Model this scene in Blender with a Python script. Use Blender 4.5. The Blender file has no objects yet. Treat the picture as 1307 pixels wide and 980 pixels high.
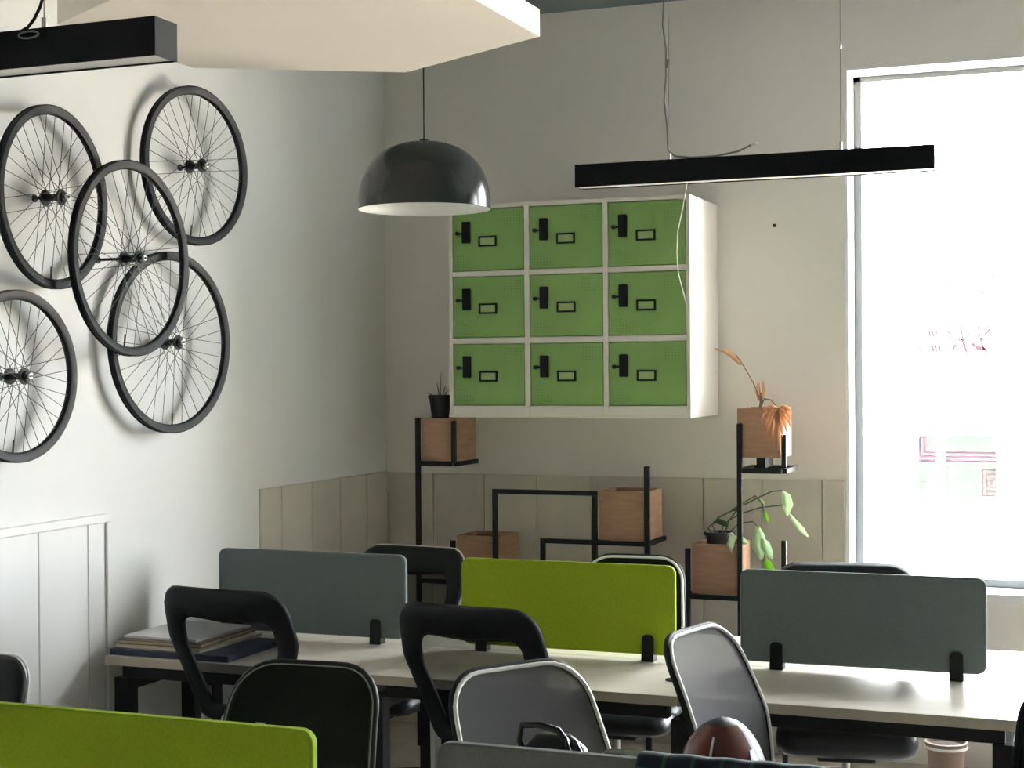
import bpy, bmesh, math, random
from mathutils import Vector, Matrix
random.seed(7)
R = math.radians
PI = math.pi
scene = bpy.context.scene
C = scene.collection

# ------------------------------------------------------------------ camera
cam_d = bpy.data.cameras.new('camera'); cam = bpy.data.objects.new('camera', cam_d); C.objects.link(cam)
cam_d.sensor_fit = 'HORIZONTAL'; cam_d.sensor_width = 36.0; cam_d.lens = 1990.0 / 1307.0 * 36.0
cam_d.clip_start = 0.05; cam_d.clip_end = 300
yaw, pit, rol = R(21.3), R(-0.48), R(-0.41)
fw = Vector((-math.sin(yaw)*math.cos(pit), math.cos(yaw)*math.cos(pit), math.sin(pit)))
r0 = Vector((math.cos(yaw), math.sin(yaw), 0)); u0 = r0.cross(fw)
rr = r0*math.cos(rol) + u0*math.sin(rol); uu = -r0*math.sin(rol) + u0*math.cos(rol)
mw = Matrix((rr, uu, -fw)).transposed().to_4x4(); mw.translation = (3.43, 0, 1.75)
cam.matrix_world = mw
scene.camera = cam

# ------------------------------------------------------------------ sky, light, exposure
world = bpy.data.worlds.new('sky'); scene.world = world; world.use_nodes = True
wn = world.node_tree; bg = wn.nodes['Background']
bg.inputs['Color'].default_value = (0.93, 0.97, 1.0, 1); bg.inputs['Strength'].default_value = 16.0
scene.view_settings.view_transform = 'Standard'; scene.view_settings.look = 'None'
scene.view_settings.gamma = 1.0; scene.view_settings.use_curve_mapping = False
scene.view_settings.exposure = 1.58
scene.cycles.max_bounces = 14; scene.cycles.diffuse_bounces = 8; scene.cycles.transparent_max_bounces = 16
scene.cycles.caustics_reflective = False; scene.cycles.caustics_refractive = False
sd = bpy.data.lights.new('sun', 'SUN'); sd.energy = 110.0; sd.color = (1.0, 0.93, 0.82); sd.angle = R(0.6)
sun = bpy.data.objects.new('sun', sd); C.objects.link(sun); sun.rotation_euler = (R(35), 0, R(12))   # high behind the building, lights the ground outside
pd = bpy.data.lights.new('window_portal', 'AREA'); pd.shape = 'RECTANGLE'; pd.size = 1.16; pd.size_y = 2.3
pd.cycles.is_portal = True
for k in range(3):
    portal = bpy.data.objects.new('window_portal', pd); C.objects.link(portal)
    portal.location = (2.8685 + 1.72*k, 7.47, 1.94); portal.rotation_euler = (R(-90), 0, 0)   # faces into the room

# ------------------------------------------------------------------ materials
MATS = {}
def mat(name, col, rough=0.6, var=0.0, scale=8.0, bump=0.0, bscale=60.0, metal=0.0, spec=0.5, coat=0.0, stretch=None, col2=None, sheen=0.0, trans=0.0):
    m = bpy.data.materials.new(name); m.use_nodes = True; nt = m.node_tree; b = nt.nodes['Principled BSDF']
    b.inputs['Base Color'].default_value = (*col, 1); b.inputs['Roughness'].default_value = rough
    b.inputs['Metallic'].default_value = metal; b.inputs['Specular IOR Level'].default_value = spec
    if coat: b.inputs['Coat Weight'].default_value = coat; b.inputs['Coat Roughness'].default_value = 0.08
    if sheen: b.inputs['Sheen Weight'].default_value = sheen
    tc = nt.nodes.new('ShaderNodeTexCoord'); mp = nt.nodes.new('ShaderNodeMapping')
    nt.links.new(tc.outputs['Object'], mp.inputs['Vector'])
    if stretch: mp.inputs['Scale'].default_value = stretch
    if var or col2:
        n = nt.nodes.new('ShaderNodeTexNoise'); n.inputs['Scale'].default_value = scale; n.inputs['Detail'].default_value = 5
        nt.links.new(mp.outputs[0], n.inputs['Vector'])
        r = nt.nodes.new('ShaderNodeValToRGB'); nt.links.new(n.outputs['Fac'], r.inputs[0])
        a = col2 if col2 else tuple(max(0, c*(1-var)) for c in col); bb = col if col2 else tuple(min(1, c*(1+var)) for c in col)
        r.color_ramp.elements[0].position = 0.3; r.color_ramp.elements[1].position = 0.7
        r.color_ramp.elements[0].color = (*a, 1); r.color_ramp.elements[1].color = (*bb, 1)
        nt.links.new(r.outputs[0], b.inputs['Base Color'])
    if bump:
        n2 = nt.nodes.new('ShaderNodeTexNoise'); n2.inputs['Scale'].default_value = bscale; n2.inputs['Detail'].default_value = 3
        nt.links.new(mp.outputs[0], n2.inputs['Vector'])
        bp = nt.nodes.new('ShaderNodeBump'); bp.inputs['Strength'].default_value = bump; bp.inputs['Distance'].default_value = 0.01
        nt.links.new(n2.outputs['Fac'], bp.inputs['Height']); nt.links.new(bp.outputs[0], b.inputs['Normal'])
    MATS[name] = m
    return m
def tint(name, col, gloss=0.06):
    """film or glass: tinted straight-through light plus a little gloss"""
    m = bpy.data.materials.new(name); m.use_nodes = True; nt = m.node_tree
    for n in list(nt.nodes):
        if n.type != 'OUTPUT_MATERIAL': nt.nodes.remove(n)
    o = nt.nodes['Material Output']; t = nt.nodes.new('ShaderNodeBsdfTransparent'); t.inputs[0].default_value = (*col, 1)
    g = nt.nodes.new('ShaderNodeBsdfGlossy'); g.inputs['Roughness'].default_value = 0.05
    x = nt.nodes.new('ShaderNodeMixShader'); x.inputs[0].default_value = gloss
    nt.links.new(t.outputs[0], x.inputs[1]); nt.links.new(g.outputs[0], x.inputs[2]); nt.links.new(x.outputs[0], o.inputs[0])
    MATS[name] = m
    return m
def netting(name, col, cover, scale):
    """woven chair mesh: fine threads with open holes"""
    m = bpy.data.materials.new(name); m.use_nodes = True; nt = m.node_tree
    b = nt.nodes['Principled BSDF']; b.inputs['Base Color'].default_value = (*col, 1); b.inputs['Roughness'].default_value = 0.8; b.inputs['Specular IOR Level'].default_value = 0.1
    t = nt.nodes.new('ShaderNodeBsdfTransparent'); x = nt.nodes.new('ShaderNodeMixShader'); x.inputs[0].default_value = cover
    o = nt.nodes['Material Output']
    nt.links.new(t.outputs[0], x.inputs[1]); nt.links.new(b.outputs[0], x.inputs[2]); nt.links.new(x.outputs[0], o.inputs[0])
    MATS[name] = m
    return m
mat('paint', (0.82, 0.79, 0.74), 0.75, var=0.02, scale=1.5, bump=0.05, bscale=180)
mat('paint_left', (0.80, 0.80, 0.785), 0.7, var=0.015, scale=1.5, bump=0.05, bscale=180)
mat('bounce_cut_dark', (0.16, 0.165, 0.165), 0.8, var=.05, scale=2)  # dark tone made up for the unseen right wall to limit bounce
mat('plank_white', (0.82, 0.81, 0.81), 0.5, var=0.015, scale=3)
mat('plank_beige', (0.62, 0.575, 0.50), 0.55, var=0.04, scale=4, stretch=(1, 1, .2))
mat('slab', (0.16, 0.18, 0.19), 0.8, var=0.15, scale=3, bump=0.2, bscale=30)
mat('carpet', (0.45, 0.415, 0.365), 0.6, var=0.1, scale=10, bump=0.05, bscale=100)
mat('cloud_paint', (0.86, 0.79, 0.71), 0.7, var=0.02, scale=3)
mat('outdoor', (0.50, 0.45, 0.385), 0.9, var=0.1, scale=.6)
mat('light_cut_dark', (0.10, 0.10, 0.105), 0.8, var=.1, scale=4)  # dark tone for the added outer reveal, so it bounces little light
mat('frame_white', (0.84, 0.84, 0.84), 0.35)
mat('aluminium', (0.13, 0.14, 0.145), 0.5, spec=.3)
mat('black_metal', (0.010, 0.012, 0.013), 0.5, var=.2, scale=20, spec=.3)
mat('black_lamp', (0.005, 0.006, 0.007), 0.6, spec=.12)
mat('black_gloss', (0.014, 0.017, 0.018), 0.19)
mat('black_rim', (0.007, 0.009, 0.010), 0.5, spec=.22)
mat('black_plastic', (0.007, 0.009, 0.010), 0.55, bump=.05, bscale=200, spec=.25)
mat('steel', (0.55, 0.55, 0.54), 0.3, metal=1)
mat('spoke_steel', (0.10, 0.105, 0.105), 0.4, metal=.7)
mat('silver_edge', (0.72, 0.71, 0.70), 0.35)
mat('grey_plastic', (0.42, 0.42, 0.40), 0.5)
mat('locker_white', (0.78, 0.74, 0.67), 0.4, var=.015, scale=4)
mat('locker_green', (0.23, 0.40, 0.105), 0.42, var=.05, scale=6)
mat('tag_card', (0.36, 0.50, 0.20), 0.6)
mat('fabric_green', (0.29, 0.40, 0.018), 0.9, var=.08, scale=150, bump=.15, bscale=400, spec=.25)
mat('fabric_grey', (0.13, 0.155, 0.155), 0.9, var=.08, scale=150, bump=.15, bscale=400, sheen=.1)
mat('fabric_taupe', (0.16, 0.165, 0.15), 0.9, var=.08, scale=150, bump=.15, bscale=400)
mat('laminate', (0.66, 0.61, 0.53), 0.3, var=.05, scale=6, stretch=(.25, 5, 1), spec=.55)
mat('laminate_shaded', (0.50, 0.45, 0.36), 0.5, var=.05, scale=10)  # darker copy of the laminate, puts the front edge's shade into its colour
mat('wood', (0.47, 0.28, 0.175), 0.6, col2=(0.36, 0.20, 0.12), scale=7, stretch=(1.2, 1.2, 9), bump=.1, bscale=20)
mat('soil', (0.05, 0.035, 0.025), 0.95, var=.4, scale=40, bump=.6, bscale=80)
mat('pot_black', (0.02, 0.022, 0.022), 0.5)
mat('pot_brown', (0.22, 0.15, 0.11), 0.6, var=.1, scale=9)
mat('leaf_dark', (0.06, 0.10, 0.05), 0.5, var=.2, scale=12)
mat('stem_green', (0.10, 0.14, 0.07), 0.6)
mat('dry_stem', (0.25, 0.17, 0.10), 0.8)
mat('paper', (0.72, 0.72, 0.74), 0.8, var=.03, scale=10)
mat('folder_blue', (0.012, 0.018, 0.05), 0.4)
mat('folder_brown', (0.20, 0.13, 0.08), 0.6, var=.1, scale=10)
mat('card_cream', (0.55, 0.49, 0.38), 0.7)
mat('seat_black', (0.014, 0.016, 0.02), 0.35, bump=.1, bscale=250)
mat('bag_black', (0.010, 0.011, 0.012), 0.28, bump=.3, bscale=14)
mat('visor', (0.13, 0.022, 0.014), 0.22, coat=.2)
mat('helmet_black', (0.005, 0.005, 0.006), 0.45, spec=.15)
mat('wire_white', (0.70, 0.70, 0.66), 0.5)
mat('wire_grey', (0.20, 0.20, 0.19), 0.6)
mat('diffuser', (0.75, 0.74, 0.72), 0.45)
mat('shade_white', (0.82, 0.82, 0.80), 0.5)
mat('bag_lavender', (0.42, 0.41, 0.50), 0.35, bump=.5, bscale=12)
def leafy(name, col, col2):
    m = mat(name, col, 0.45, col2=col2, scale=12); nt = m.node_tree; b = nt.nodes['Principled BSDF']
    t = nt.nodes.new('ShaderNodeBsdfTranslucent'); x = nt.nodes.new('ShaderNodeMixShader'); x.inputs[0].default_value = .45
    nt.links.new(b.inputs['Base Color'].links[0].from_socket, t.inputs[0])
    nt.links.new(b.outputs[0], x.inputs[1]); nt.links.new(t.outputs[0], x.inputs[2]); nt.links.new(x.outputs[0], nt.nodes['Material Output'].inputs[0])
leafy('leaf_pale', (0.74, 0.86, 0.66), (0.62, 0.78, 0.52))
leafy('leaf_bright', (0.42, 0.75, 0.10), (0.30, 0.60, 0.06))
leafy('dry_leaf', (0.80, 0.54, 0.36), (0.66, 0.40, 0.24))
tint('glass', (0.96, 0.97, 0.97), 0.04)
tint('film_green', (0.128, 0.147, 0.150), 0.0)
tint('film_pink', (0.145, 0.115, 0.130), 0.0)
tint('film_pink_thin', (1.0, 0.55, 0.86), 0.0)
tint('film_red_thin', (1.0, 0.52, 0.72), 0.0)
tint('film_red', (0.150, 0.108, 0.118), 0.0)
tint('film_grey', (0.135, 0.133, 0.135), 0.0)
netting('net_black', (0.012, 0.013, 0.014), 0.66, 300)
netting('net_dark', (0.007, 0.008, 0.008), 0.98, 300)
netting('net_grey', (0.125, 0.122, 0.13), 0.86, 300)
# plaid cloth
pm = mat('plaid', (0.012, 0.02, 0.035), 0.9); nt = pm.node_tree
tcn = nt.nodes.new('ShaderNodeTexCoord'); sp = nt.nodes.new('ShaderNodeSeparateXYZ'); nt.links.new(tcn.outputs['UV'], sp.inputs[0])
def stripes(out, mult, width):
    a = nt.nodes.new('ShaderNodeMath'); a.operation = 'MULTIPLY'; a.inputs[1].default_value = mult; nt.links.new(out, a.inputs[0])
    f = nt.nodes.new('ShaderNodeMath'); f.operation = 'FRACT'; nt.links.new(a.outputs[0], f.inputs[0])
    l = nt.nodes.new('ShaderNodeMath'); l.operation = 'LESS_THAN'; l.inputs[1].default_value = width; nt.links.new(f.outputs[0], l.inputs[0])
    return l.outputs[0]
ax = nt.nodes.new('ShaderNodeMath'); ax.operation = 'MAXIMUM'
nt.links.new(stripes(sp.outputs[0], 20, .14), ax.inputs[0]); nt.links.new(stripes(sp.outputs[1], 20, .14), ax.inputs[1])
mx = nt.nodes.new('ShaderNodeMix'); mx.data_type = 'RGBA'; nt.links.new(ax.outputs[0], mx.inputs[0])
mx.inputs[6].default_value = (0.010, 0.018, 0.030, 1); mx.inputs[7].default_value = (0.02, 0.075, 0.05, 1)
nt.links.new(mx.outputs[2], nt.nodes['Principled BSDF'].inputs['Base Color'])

# ------------------------------------------------------------------ mesh helpers
class MB:
    def __init__(s): s.v = []; s.f = []
    def add(s, vs, fs):
        o = len(s.v); s.v += [tuple(v) for v in vs]; s.f += [tuple(i+o for i in f) for f in fs]; return s
    def box(s, x0, x1, y0, y1, z0, z1):
        return s.add([(x0,y0,z0),(x1,y0,z0),(x1,y1,z0),(x0,y1,z0),(x0,y0,z1),(x1,y0,z1),(x1,y1,z1),(x0,y1,z1)],
                     [(0,3,2,1),(4,5,6,7),(0,1,5,4),(1,2,6,5),(2,3,7,6),(3,0,4,7)])
    def tube(s, path, r, n=8, closed=False, cap=True):
        P = [Vector(p) for p in path]; m = len(P); rs = r if isinstance(r, (list, tuple)) else [r]*m
        ref = None; rings = []
        for i, p in enumerate(P):
            a = P[(i-1) % m] if (closed or i > 0) else p; b = P[(i+1) % m] if (closed or i < m-1) else p
            t = (b-a).normalized()
            if ref is None:
                ref = Vector((0,0,1)) if abs(t.z) < .9 else Vector((1,0,0))
            u = (ref - t*ref.dot(t)).normalized(); ref = u; w = t.cross(u)
            rings.append([p + (u*math.cos(2*PI*k/n) + w*math.sin(2*PI*k/n))*rs[i] for k in range(n)])
        return s.loft(rings, closed=closed, cap=cap)
    def loft(s, rings, closed=False, cap=True, wrap=True):
        n = len(rings[0]); m = len(rings); vs = [v for r in rings for v in r]; fs = []
        for i in range(m if closed else m-1):
            j = (i+1) % m
            for k in range(n if wrap else n-1):
                l = (k+1) % n; fs.append((i*n+k, i*n+l, j*n+l, j*n+k))
        if cap and not closed:
            fs.append(tuple(range(n-1, -1, -1))); fs.append(tuple((m-1)*n+k for k in range(n)))
        return s.add(vs, fs)
    def lathe(s, prof, n=32, cx=0, cy=0, cap=False):
        return s.loft([[(cx+r*math.cos(2*PI*k/n), cy+r*math.sin(2*PI*k/n), z) for k in range(n)] for r, z in prof], cap=cap)
    def prism(s, outline, fn0, fn1):
        n = len(outline); a = [fn0(*p) for p in outline]; b = [fn1(*p) for p in outline]
        return s.add(a+b, [tuple(range(n-1,-1,-1)), tuple(range(n, 2*n))] + [(k, (k+1) % n, n+(k+1) % n, n+k) for k in range(n)])
    def xf(s, M):
        s.v = [tuple(M @ Vector(v)) for v in s.v]; return s
    def mesh(s, name, m, smooth=False):
        me = bpy.data.meshes.new(name); me.from_pydata(s.v, [], s.f); me.materials.append(MATS[m])
        b = bmesh.new(); b.from_mesh(me); bmesh.ops.recalc_face_normals(b, faces=b.faces); b.to_mesh(me); b.free()
        if smooth:
            me.polygons.foreach_set('use_smooth', [True]*len(me.polygons))
            if smooth != 'all': me.set_sharp_from_angle(angle=R(40))
        me.update(); return me
    def build(s, name, m, parent=None, smooth=False, bevel=0, loc=None):
        o = bpy.data.objects.new(name, s.mesh(name, m, smooth)); C.objects.link(o)
        if parent: o.parent = parent
        if loc: o.location = loc
        if bevel:
            md = o.modifiers.new('bevel', 'BEVEL'); md.width = bevel; md.segments = 2; md.limit_method = 'ANGLE'
        return o
def B(*a): return MB().box(*a)
def tag(o, label, cat, group=None):
    o['label'] = label; o['category'] = cat
    if group: o['group'] = group
    return o
def thing(name, label, cat, loc=(0,0,0), rz=0, group=None):
    o = bpy.data.objects.new(name, None); C.objects.link(o); o.empty_display_size = .1
    o.location = loc; o.rotation_euler = (0, 0, rz); return tag(o, label, cat, group)
def struct(o): o['kind'] = 'structure'; return o
def inst(name, me, parent, loc=(0,0,0), rot=(0,0,0)):
    o = bpy.data.objects.new(name, me); C.objects.link(o); o.parent = parent; o.location = loc; o.rotation_euler = rot; return o
def copy_tree(o, parent=None):
    c = o.copy(); C.objects.link(c); c.parent = parent
    for ch in list(o.children): copy_tree(ch, c)
    return c
def rpoly(corners, r, n=6):
    out = []; m = len(corners)
    for i in range(m):
        p = Vector(corners[i]); a = (Vector(corners[i-1])-p); b = (Vector(corners[(i+1) % m])-p)
        rad = r[i] if isinstance(r, (list, tuple)) else r
        a.normalize(); b.normalize(); ang = math.acos(max(-1, min(1, a.dot(b)))); d = rad/math.tan(ang/2)
        c = p + (a+b).normalized()*(rad/math.sin(ang/2)); s = p+a*d-c; e = p+b*d-c
        a0 = math.atan2(s.y, s.x); a1 = math.atan2(e.y, e.x); da = (a1-a0+PI) % (2*PI) - PI
        for k in range(n+1):
            t = a0+da*k/n; out.append((c.x+rad*math.cos(t), c.y+rad*math.sin(t)))
    return out
def resample(pts, n):
    """closed polyline -> n points by arc length, starting at lowest middle"""
    m = len(pts); P = [Vector(p) for p in pts]; L = [0]
    for i in range(m): L.append(L[-1] + (P[(i+1) % m]-P[i]).length)
    def at(s):
        s %= L[-1]
        for i in range(m):
            if L[i+1] >= s:
                t = (s-L[i])/max(1e-9, L[i+1]-L[i]); return P[i].lerp(P[(i+1) % m], t)
    best = min(range(400), key=lambda k: abs(at(L[-1]*k/400).x) + (10 if at(L[-1]*k/400).y > sum(p.y for p in P)/m else 0))
    return [tuple(at(L[-1]*best/400 + L[-1]*k/n)) for k in range(n)]

# ------------------------------------------------------------------ room shell
XR, YB, YF, ZC = 7.4, 7.06, -4.0, 3.466
WX0, WX1, WZ0, WZ1, TH = 2.287, 3.45, 0.79, 3.091, 0.26
struct(B(-.2, XR+.2, YF-.2, YB+TH, -.1, 0).build('floor', 'carpet'))
struct(B(-.2, XR+.2, YF-.2, YB+TH, ZC, ZC+.2).build('ceiling', 'slab'))
struct(B(-.2, 0, YF-.2, YB+TH, 0, ZC).build('wall_left', 'paint_left'))
struct(B(XR, XR+.2, YF-.2, YB+TH, 0, ZC).build('wall_right', 'bounce_cut_dark'))
struct(B(0, XR, YF-.2, YF, 0, ZC).build('wall_front', 'paint'))
WOFF = (0.0, 1.72, 3.44)      # three equal windows along the back wall, two of them added unseen at right for fill light
wb = MB().box(0, XR, YB, YB+TH, 0, WZ0-.03).box(0, XR, YB, YB+TH, WZ1, ZC)
xs_ = 0
for o_ in WOFF:
    wb.box(xs_, WX0+o_, YB, YB+TH, WZ0-.03, WZ1); xs_ = WX1+o_
wb.box(xs_, XR, YB, YB+TH, WZ0-.03, WZ1)
struct(wb.build('wall_back', 'paint'))
fc = MB(); F0, F1 = YB+TH, YB+.40          # added thick dark reveal outside the glass, cuts light on the left corner
fc.box(-.2, XR+.2, F0, F1, -.15, WZ0-.06).box(-.2, XR+.2, F0, F1, WZ1, ZC+.2); xs_ = -.2
for o_ in WOFF:
    fc.box(xs_, WX0+o_, F0, F1, WZ0-.06, WZ1); xs_ = WX1+o_
fc.box(xs_, XR+.2, F0, F1, WZ0-.06, WZ1)
struct(fc.build('wall_light_cut', 'light_cut_dark'))
struct(B(-60, 70, YB+.40, 120, -.25, -.15).build('ground', 'outdoor'))
# wainscot: planks with open joints and a cap
def wainscot(name, axis, a0, a1, joints, m, depth, cap, zt=1.245):
    t = bpy.data.objects.new(name, None); C.objects.link(t); struct(t)
    t.location = (0, a0, 0) if axis == 'y' else (a0, YB, 0)
    edges = [a0] + joints + [a1]
    for i in range(len(edges)-1):
        e0 = edges[i] - a0 + (.0035 if i else 0); e1 = edges[i+1] - a0 - (.0035 if i < len(edges)-2 else 0)
        zt2 = zt - (cap and .03)
        b = B(0, depth, e0, e1, 0.0, zt2) if axis == 'y' else B(e0, e1, -depth, 0, 0.0, zt2)
        b.build('plank', m, t, bevel=.0015)
    if cap:
        b = B(0, depth+.014, 0, a1-a0+.006, zt-.03, zt) if axis == 'y' else B(0, a1-a0, -depth-.012, 0, zt-.03, zt)
        b.build('cap_rail', m, t, bevel=.004)
    return t
jl = []; y = 4.603
while y > YF + .3: jl.append(y); y -= .272
w1 = wainscot('trim_1', 'y', YF, 4.716, sorted(jl), 'plank_white', .016, True)
B(.016, .026, 4.716-YF-.012, 4.716-YF+.006, 0, 1.215).build('end_batten', 'plank_white', w1, bevel=.002)
w2 = wainscot('trim_2', 'y', 5.808, 7.044, [5.986, 6.262, 6.536, 6.814], 'plank_beige', .012, False, 1.252)
w3 = wainscot('trim_3', 'x', .013, 2.28, [.26+.274*k for k in range(8) if .26+.274*k < 2.24], 'plank_beige', .012, False, 1.247)

# ------------------------------------------------------------------ window
g = .19
for wi, wo in enumerate(WOFF):  # only the first is in view, the others are added for fill light
    w = bpy.data.objects.new('window_%d' % (wi+1), None); C.objects.link(w); struct(w); w.location = (wo, YB, 0)
    def wpart(name, m, *a, bevel=.002): return B(*a).build(name, m, w, bevel=bevel)
    wpart('jamb_lining', 'frame_white', WX0-.004, WX0+.012, -.004, g+.03, WZ0, WZ1)
    wpart('jamb_lining', 'frame_white', WX1-.012, WX1+.004, -.004, g+.03, WZ0, WZ1)
    wpart('head_lining', 'frame_white', WX0+.012, WX1-.012, -.004, g+.03, WZ1-.010, WZ1)
    wpart('sill_board', 'frame_white', WX0-.03, WX1+.03, -.045, .25, WZ0-.055, WZ0-.018)
    for x0, x1 in ((WX0+.012, WX0+.047), (WX1-.047, WX1-.012)):
        wpart('frame_post', 'aluminium', x0, x1, g-.02, g+.04, WZ0-.018, WZ1-.01)
    wpart('frame_rail', 'aluminium', WX0+.012, WX1-.012, g-.022, g+.042, WZ0-.018, WZ0+.018)
    wpart('frame_rail', 'aluminium', WX0+.012, WX1-.012, g-.02, g+.04, WZ1-.035, WZ1-.01)
    wpart('glass_pane', 'glass', WX0+.047, WX1-.047, g+.008, g+.014, WZ0+.018, WZ1-.035, bevel=0)
# stickers on the glass (outer face)
ys = g + .016
def film(rects, m, name, parent=None, t=.001):
    b = MB()
    for x0, x1, z0, z1 in rects: b.box(x0, x1, ys, ys+t, z0, z1)
    return b
st = thing('window_sticker', 'pale green and red line film sticker low on the bright window glass', 'sticker', (2.56, YB, 1.15))
def fo(b, m, name):
    b.v = [(x-2.56, y, z-1.15) for x, y, z in b.v]; o = b.build(name, m, st); return o
def rrect(x0, x1, z0, z1, r):
    return MB().prism(rpoly([(x0,z0),(x1,z0),(x1,z1),(x0,z1)], r, 4), lambda u, v: (u, ys, v), lambda u, v: (u, ys+.001, v))
fo(rrect(2.575, 2.655, 1.185, 1.445, .018), 'film_green', 'tinted_panel')
fo(rrect(2.695, 2.915, 1.170, 1.445, .018), 'film_green', 'tinted_panel')
CUT = [2.50, 2.575, 2.655, 2.695, 2.915, 2.98]
def line_parts(rects, strong, thin, name):
    """printed lines: full ink on bare glass, a light ink where they cross the green film"""
    for x0, x1, z0, z1 in rects:
        for k in range(5):
            c0, c1 = max(x0, CUT[k]), min(x1, CUT[k+1])
            if c1 - c0 > 1e-5: fo(B(c0, c1, ys+.002, ys+.003, z0, z1), thin if k in (1, 3) else strong, name)
rc = []
for k in range(3):
    x = 2.566 + k*.019; z = 1.330 + k*.019
    rc += [(x-.004, x+.004, z+.004, 1.444), (x-.004, 2.922, z-.004, z+.004)]
line_parts(rc, 'film_pink', 'film_pink_thin', 'corner_line')
rc = []
for k in range(3):
    x = 2.855 + k*.019; z0 = 1.176 + k*.019; z1 = 1.292 - k*.019
    rc += [(x-.003, x+.003, z0-.003, z1+.003), (x+.003, 2.922, z0-.003, z0+.003), (x+.003, 2.922, z1-.003, z1+.003)]
line_parts(rc, 'film_red', 'film_red_thin', 'meander_line')
st2 = thing('window_lettering', 'faded red brush stroke characters stuck on the window glass', 'lettering', (2.57, YB, 1.80))
def px(u, v):   # crop coordinates of the strokes -> metres on the pane
    return (2.508 + u*.000517 - 2.57, 2.236 - v*.000517 - 1.80)
def stroke(u0, v0, u1, v1, w_, m):
    a = Vector(px(u0, v0)); c = Vector(px(u1, v1)); d = (c-a); n_ = Vector((-d.y, d.x)).normalized()*w_*.00046
    q = [a+n_, c+n_*.8, c-n_*.8, a-n_]
    MB().prism([(p.x, p.y) for p in q], lambda u, v: (u, ys, v), lambda u, v: (u, ys+.001, v)).build('stroke', m, st2)
for s_ in [(232,612,238,668,12,'film_pink'),(260,615,266,672,12,'film_pink'),(290,612,298,665,10,'film_grey'),(250,745,268,798,16,'film_red'),(280,738,296,806,12,'film_red'),(312,738,326,802,12,'film_red'),
           (135,772,172,786,12,'film_grey'),(372,610,432,664,12,'film_grey'),(452,735,425,795,14,'film_red'),(492,565,512,690,12,'film_grey'),(510,690,545,812,16,'film_red'),(468,694,510,692,12,'film_pink'),
           (548,612,572,664,10,'film_grey'),(636,568,658,680,10,'film_grey'),(658,680,690,790,14,'film_red'),(744,606,692,664,14,'film_pink'),(688,684,668,694,14,'film_red'),(588,728,620,762,18,'film_red'),(620,762,690,784,24,'film_red'),(690,770,712,810,14,'film_red'),
           (782,136,748,186,10,'film_grey'),(360,172,378,182,14,'film_grey'),(672,286,690,298,14,'film_grey')]:
    stroke(*s_)

# ------------------------------------------------------------------ hexagonal ceiling cloud
hc = thing('ceiling_panel', 'large cream hexagonal panel hung below the dark ceiling', 'ceiling panel', (1.21, 4.04, 2.75))
hexa = [(.70*math.cos(R(90+60*k)), .70*math.sin(R(90+60*k))) for k in range(6)]
MB().prism(hexa, lambda x, y: (x, y, 0), lambda x, y: (x, y, .082)).build('board', 'cloud_paint', hc, bevel=.002)
for k in range(3):
    a = R(30+120*k); x, y = .45*math.cos(a), .45*math.sin(a)
    MB().tube([(x, y, .08), (x, y, ZC-2.75)], .003, 6).build('hanger_wire', 'wire_grey', hc)

# ------------------------------------------------------------------ bicycle wheels on the left wall
def make_wheel(label, D, loc, alpha, tilt, nsp=36, ph=0.0):
    """local +X is the hub axis pointing into the room"""
    t = thing('bicycle_wheel', label, 'bicycle wheel', loc, -alpha, 'black bicycle wheels on the left wall')
    t.rotation_euler = (tilt, 0, -alpha)
    Ro = D/2; prof = [(-.010, Ro-.030), (-.013, Ro-.022), (-.014, Ro-.004), (-.011, Ro), (-.007, Ro-.004), (.007, Ro-.004), (.011, Ro), (.014, Ro-.004), (.013, Ro-.022), (.010, Ro-.030), (0, Ro-.034)]
    n = 72
    MB().loft([[(x, r*math.cos(2*PI*k/n), r*math.sin(2*PI*k/n)) for x, r in prof] for k in range(n)], closed=True).build('rim', 'black_rim', t, smooth=True)
    hub = MB()
    def ring(x, r): return [(x, r*math.cos(2*PI*k/20), r*math.sin(2*PI*k/20)) for k in range(20)]
    hub.loft([ring(*q) for q in ((-.046,.010),(-.044,.016),(-.036,.018),(-.034,.027),(-.029,.027),(-.026,.014),(0,.011),(.026,.014),(.029,.027),(.034,.027),(.036,.018),(.044,.016),(.046,.010))])
    h = hub.build('hub', 'black_metal', t, smooth=True)
    MB().tube([(-loc[0]/math.cos(alpha)-.01, 0, 0), (.062, 0, 0)], .005, 8).build('axle', 'black_metal', h)
    MB().tube([(.050, 0, 0), (.058, 0, 0)], .009, 6).build('axle_nut', 'steel', h)
    MB().tube([(-loc[0]/math.cos(alpha)+.004, 0, 0), (-loc[0]/math.cos(alpha)+.010, 0, 0)], .013, 16).build('wall_mount', 'black_metal', h)
    meshes = []
    for side in (-1, 1):
        for lead in (-1, 1):
            a0 = lead*R(62); p0 = (side*.0315, .023*math.cos(a0), .023*math.sin(a0)); p1 = (side*.002, Ro-.028, 0)
            meshes.append(MB().tube([p0, p1], .0013, 5).mesh('spoke', 'spoke_steel'))
    for k in range(nsp):
        o = inst('spoke', meshes[k % 4], t, rot=(2*PI*k/nsp + ph, 0, 0))
    MB().tube([(0, Ro-.034, 0), (0, Ro-.075, 0)], .003, 6).build('valve', 'black_metal', t).rotation_euler = (R(-100)+ph, 0, 0)
    return t
make_wheel('black bicycle wheel highest on the wall, farthest right of the upper wheels', .617, (.085, 5.212, 2.555), R(7), 0, ph=.05)
make_wheel('black bicycle wheel at upper left just under the near linear lamp', .619, (.08, 4.345, 2.346), R(-3), R(0), ph=.11)
make_wheel('black bicycle wheel in the middle, overlapping three other wheels in front', .698, (.15, 4.689, 2.160), R(0), 0, ph=.02)
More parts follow.
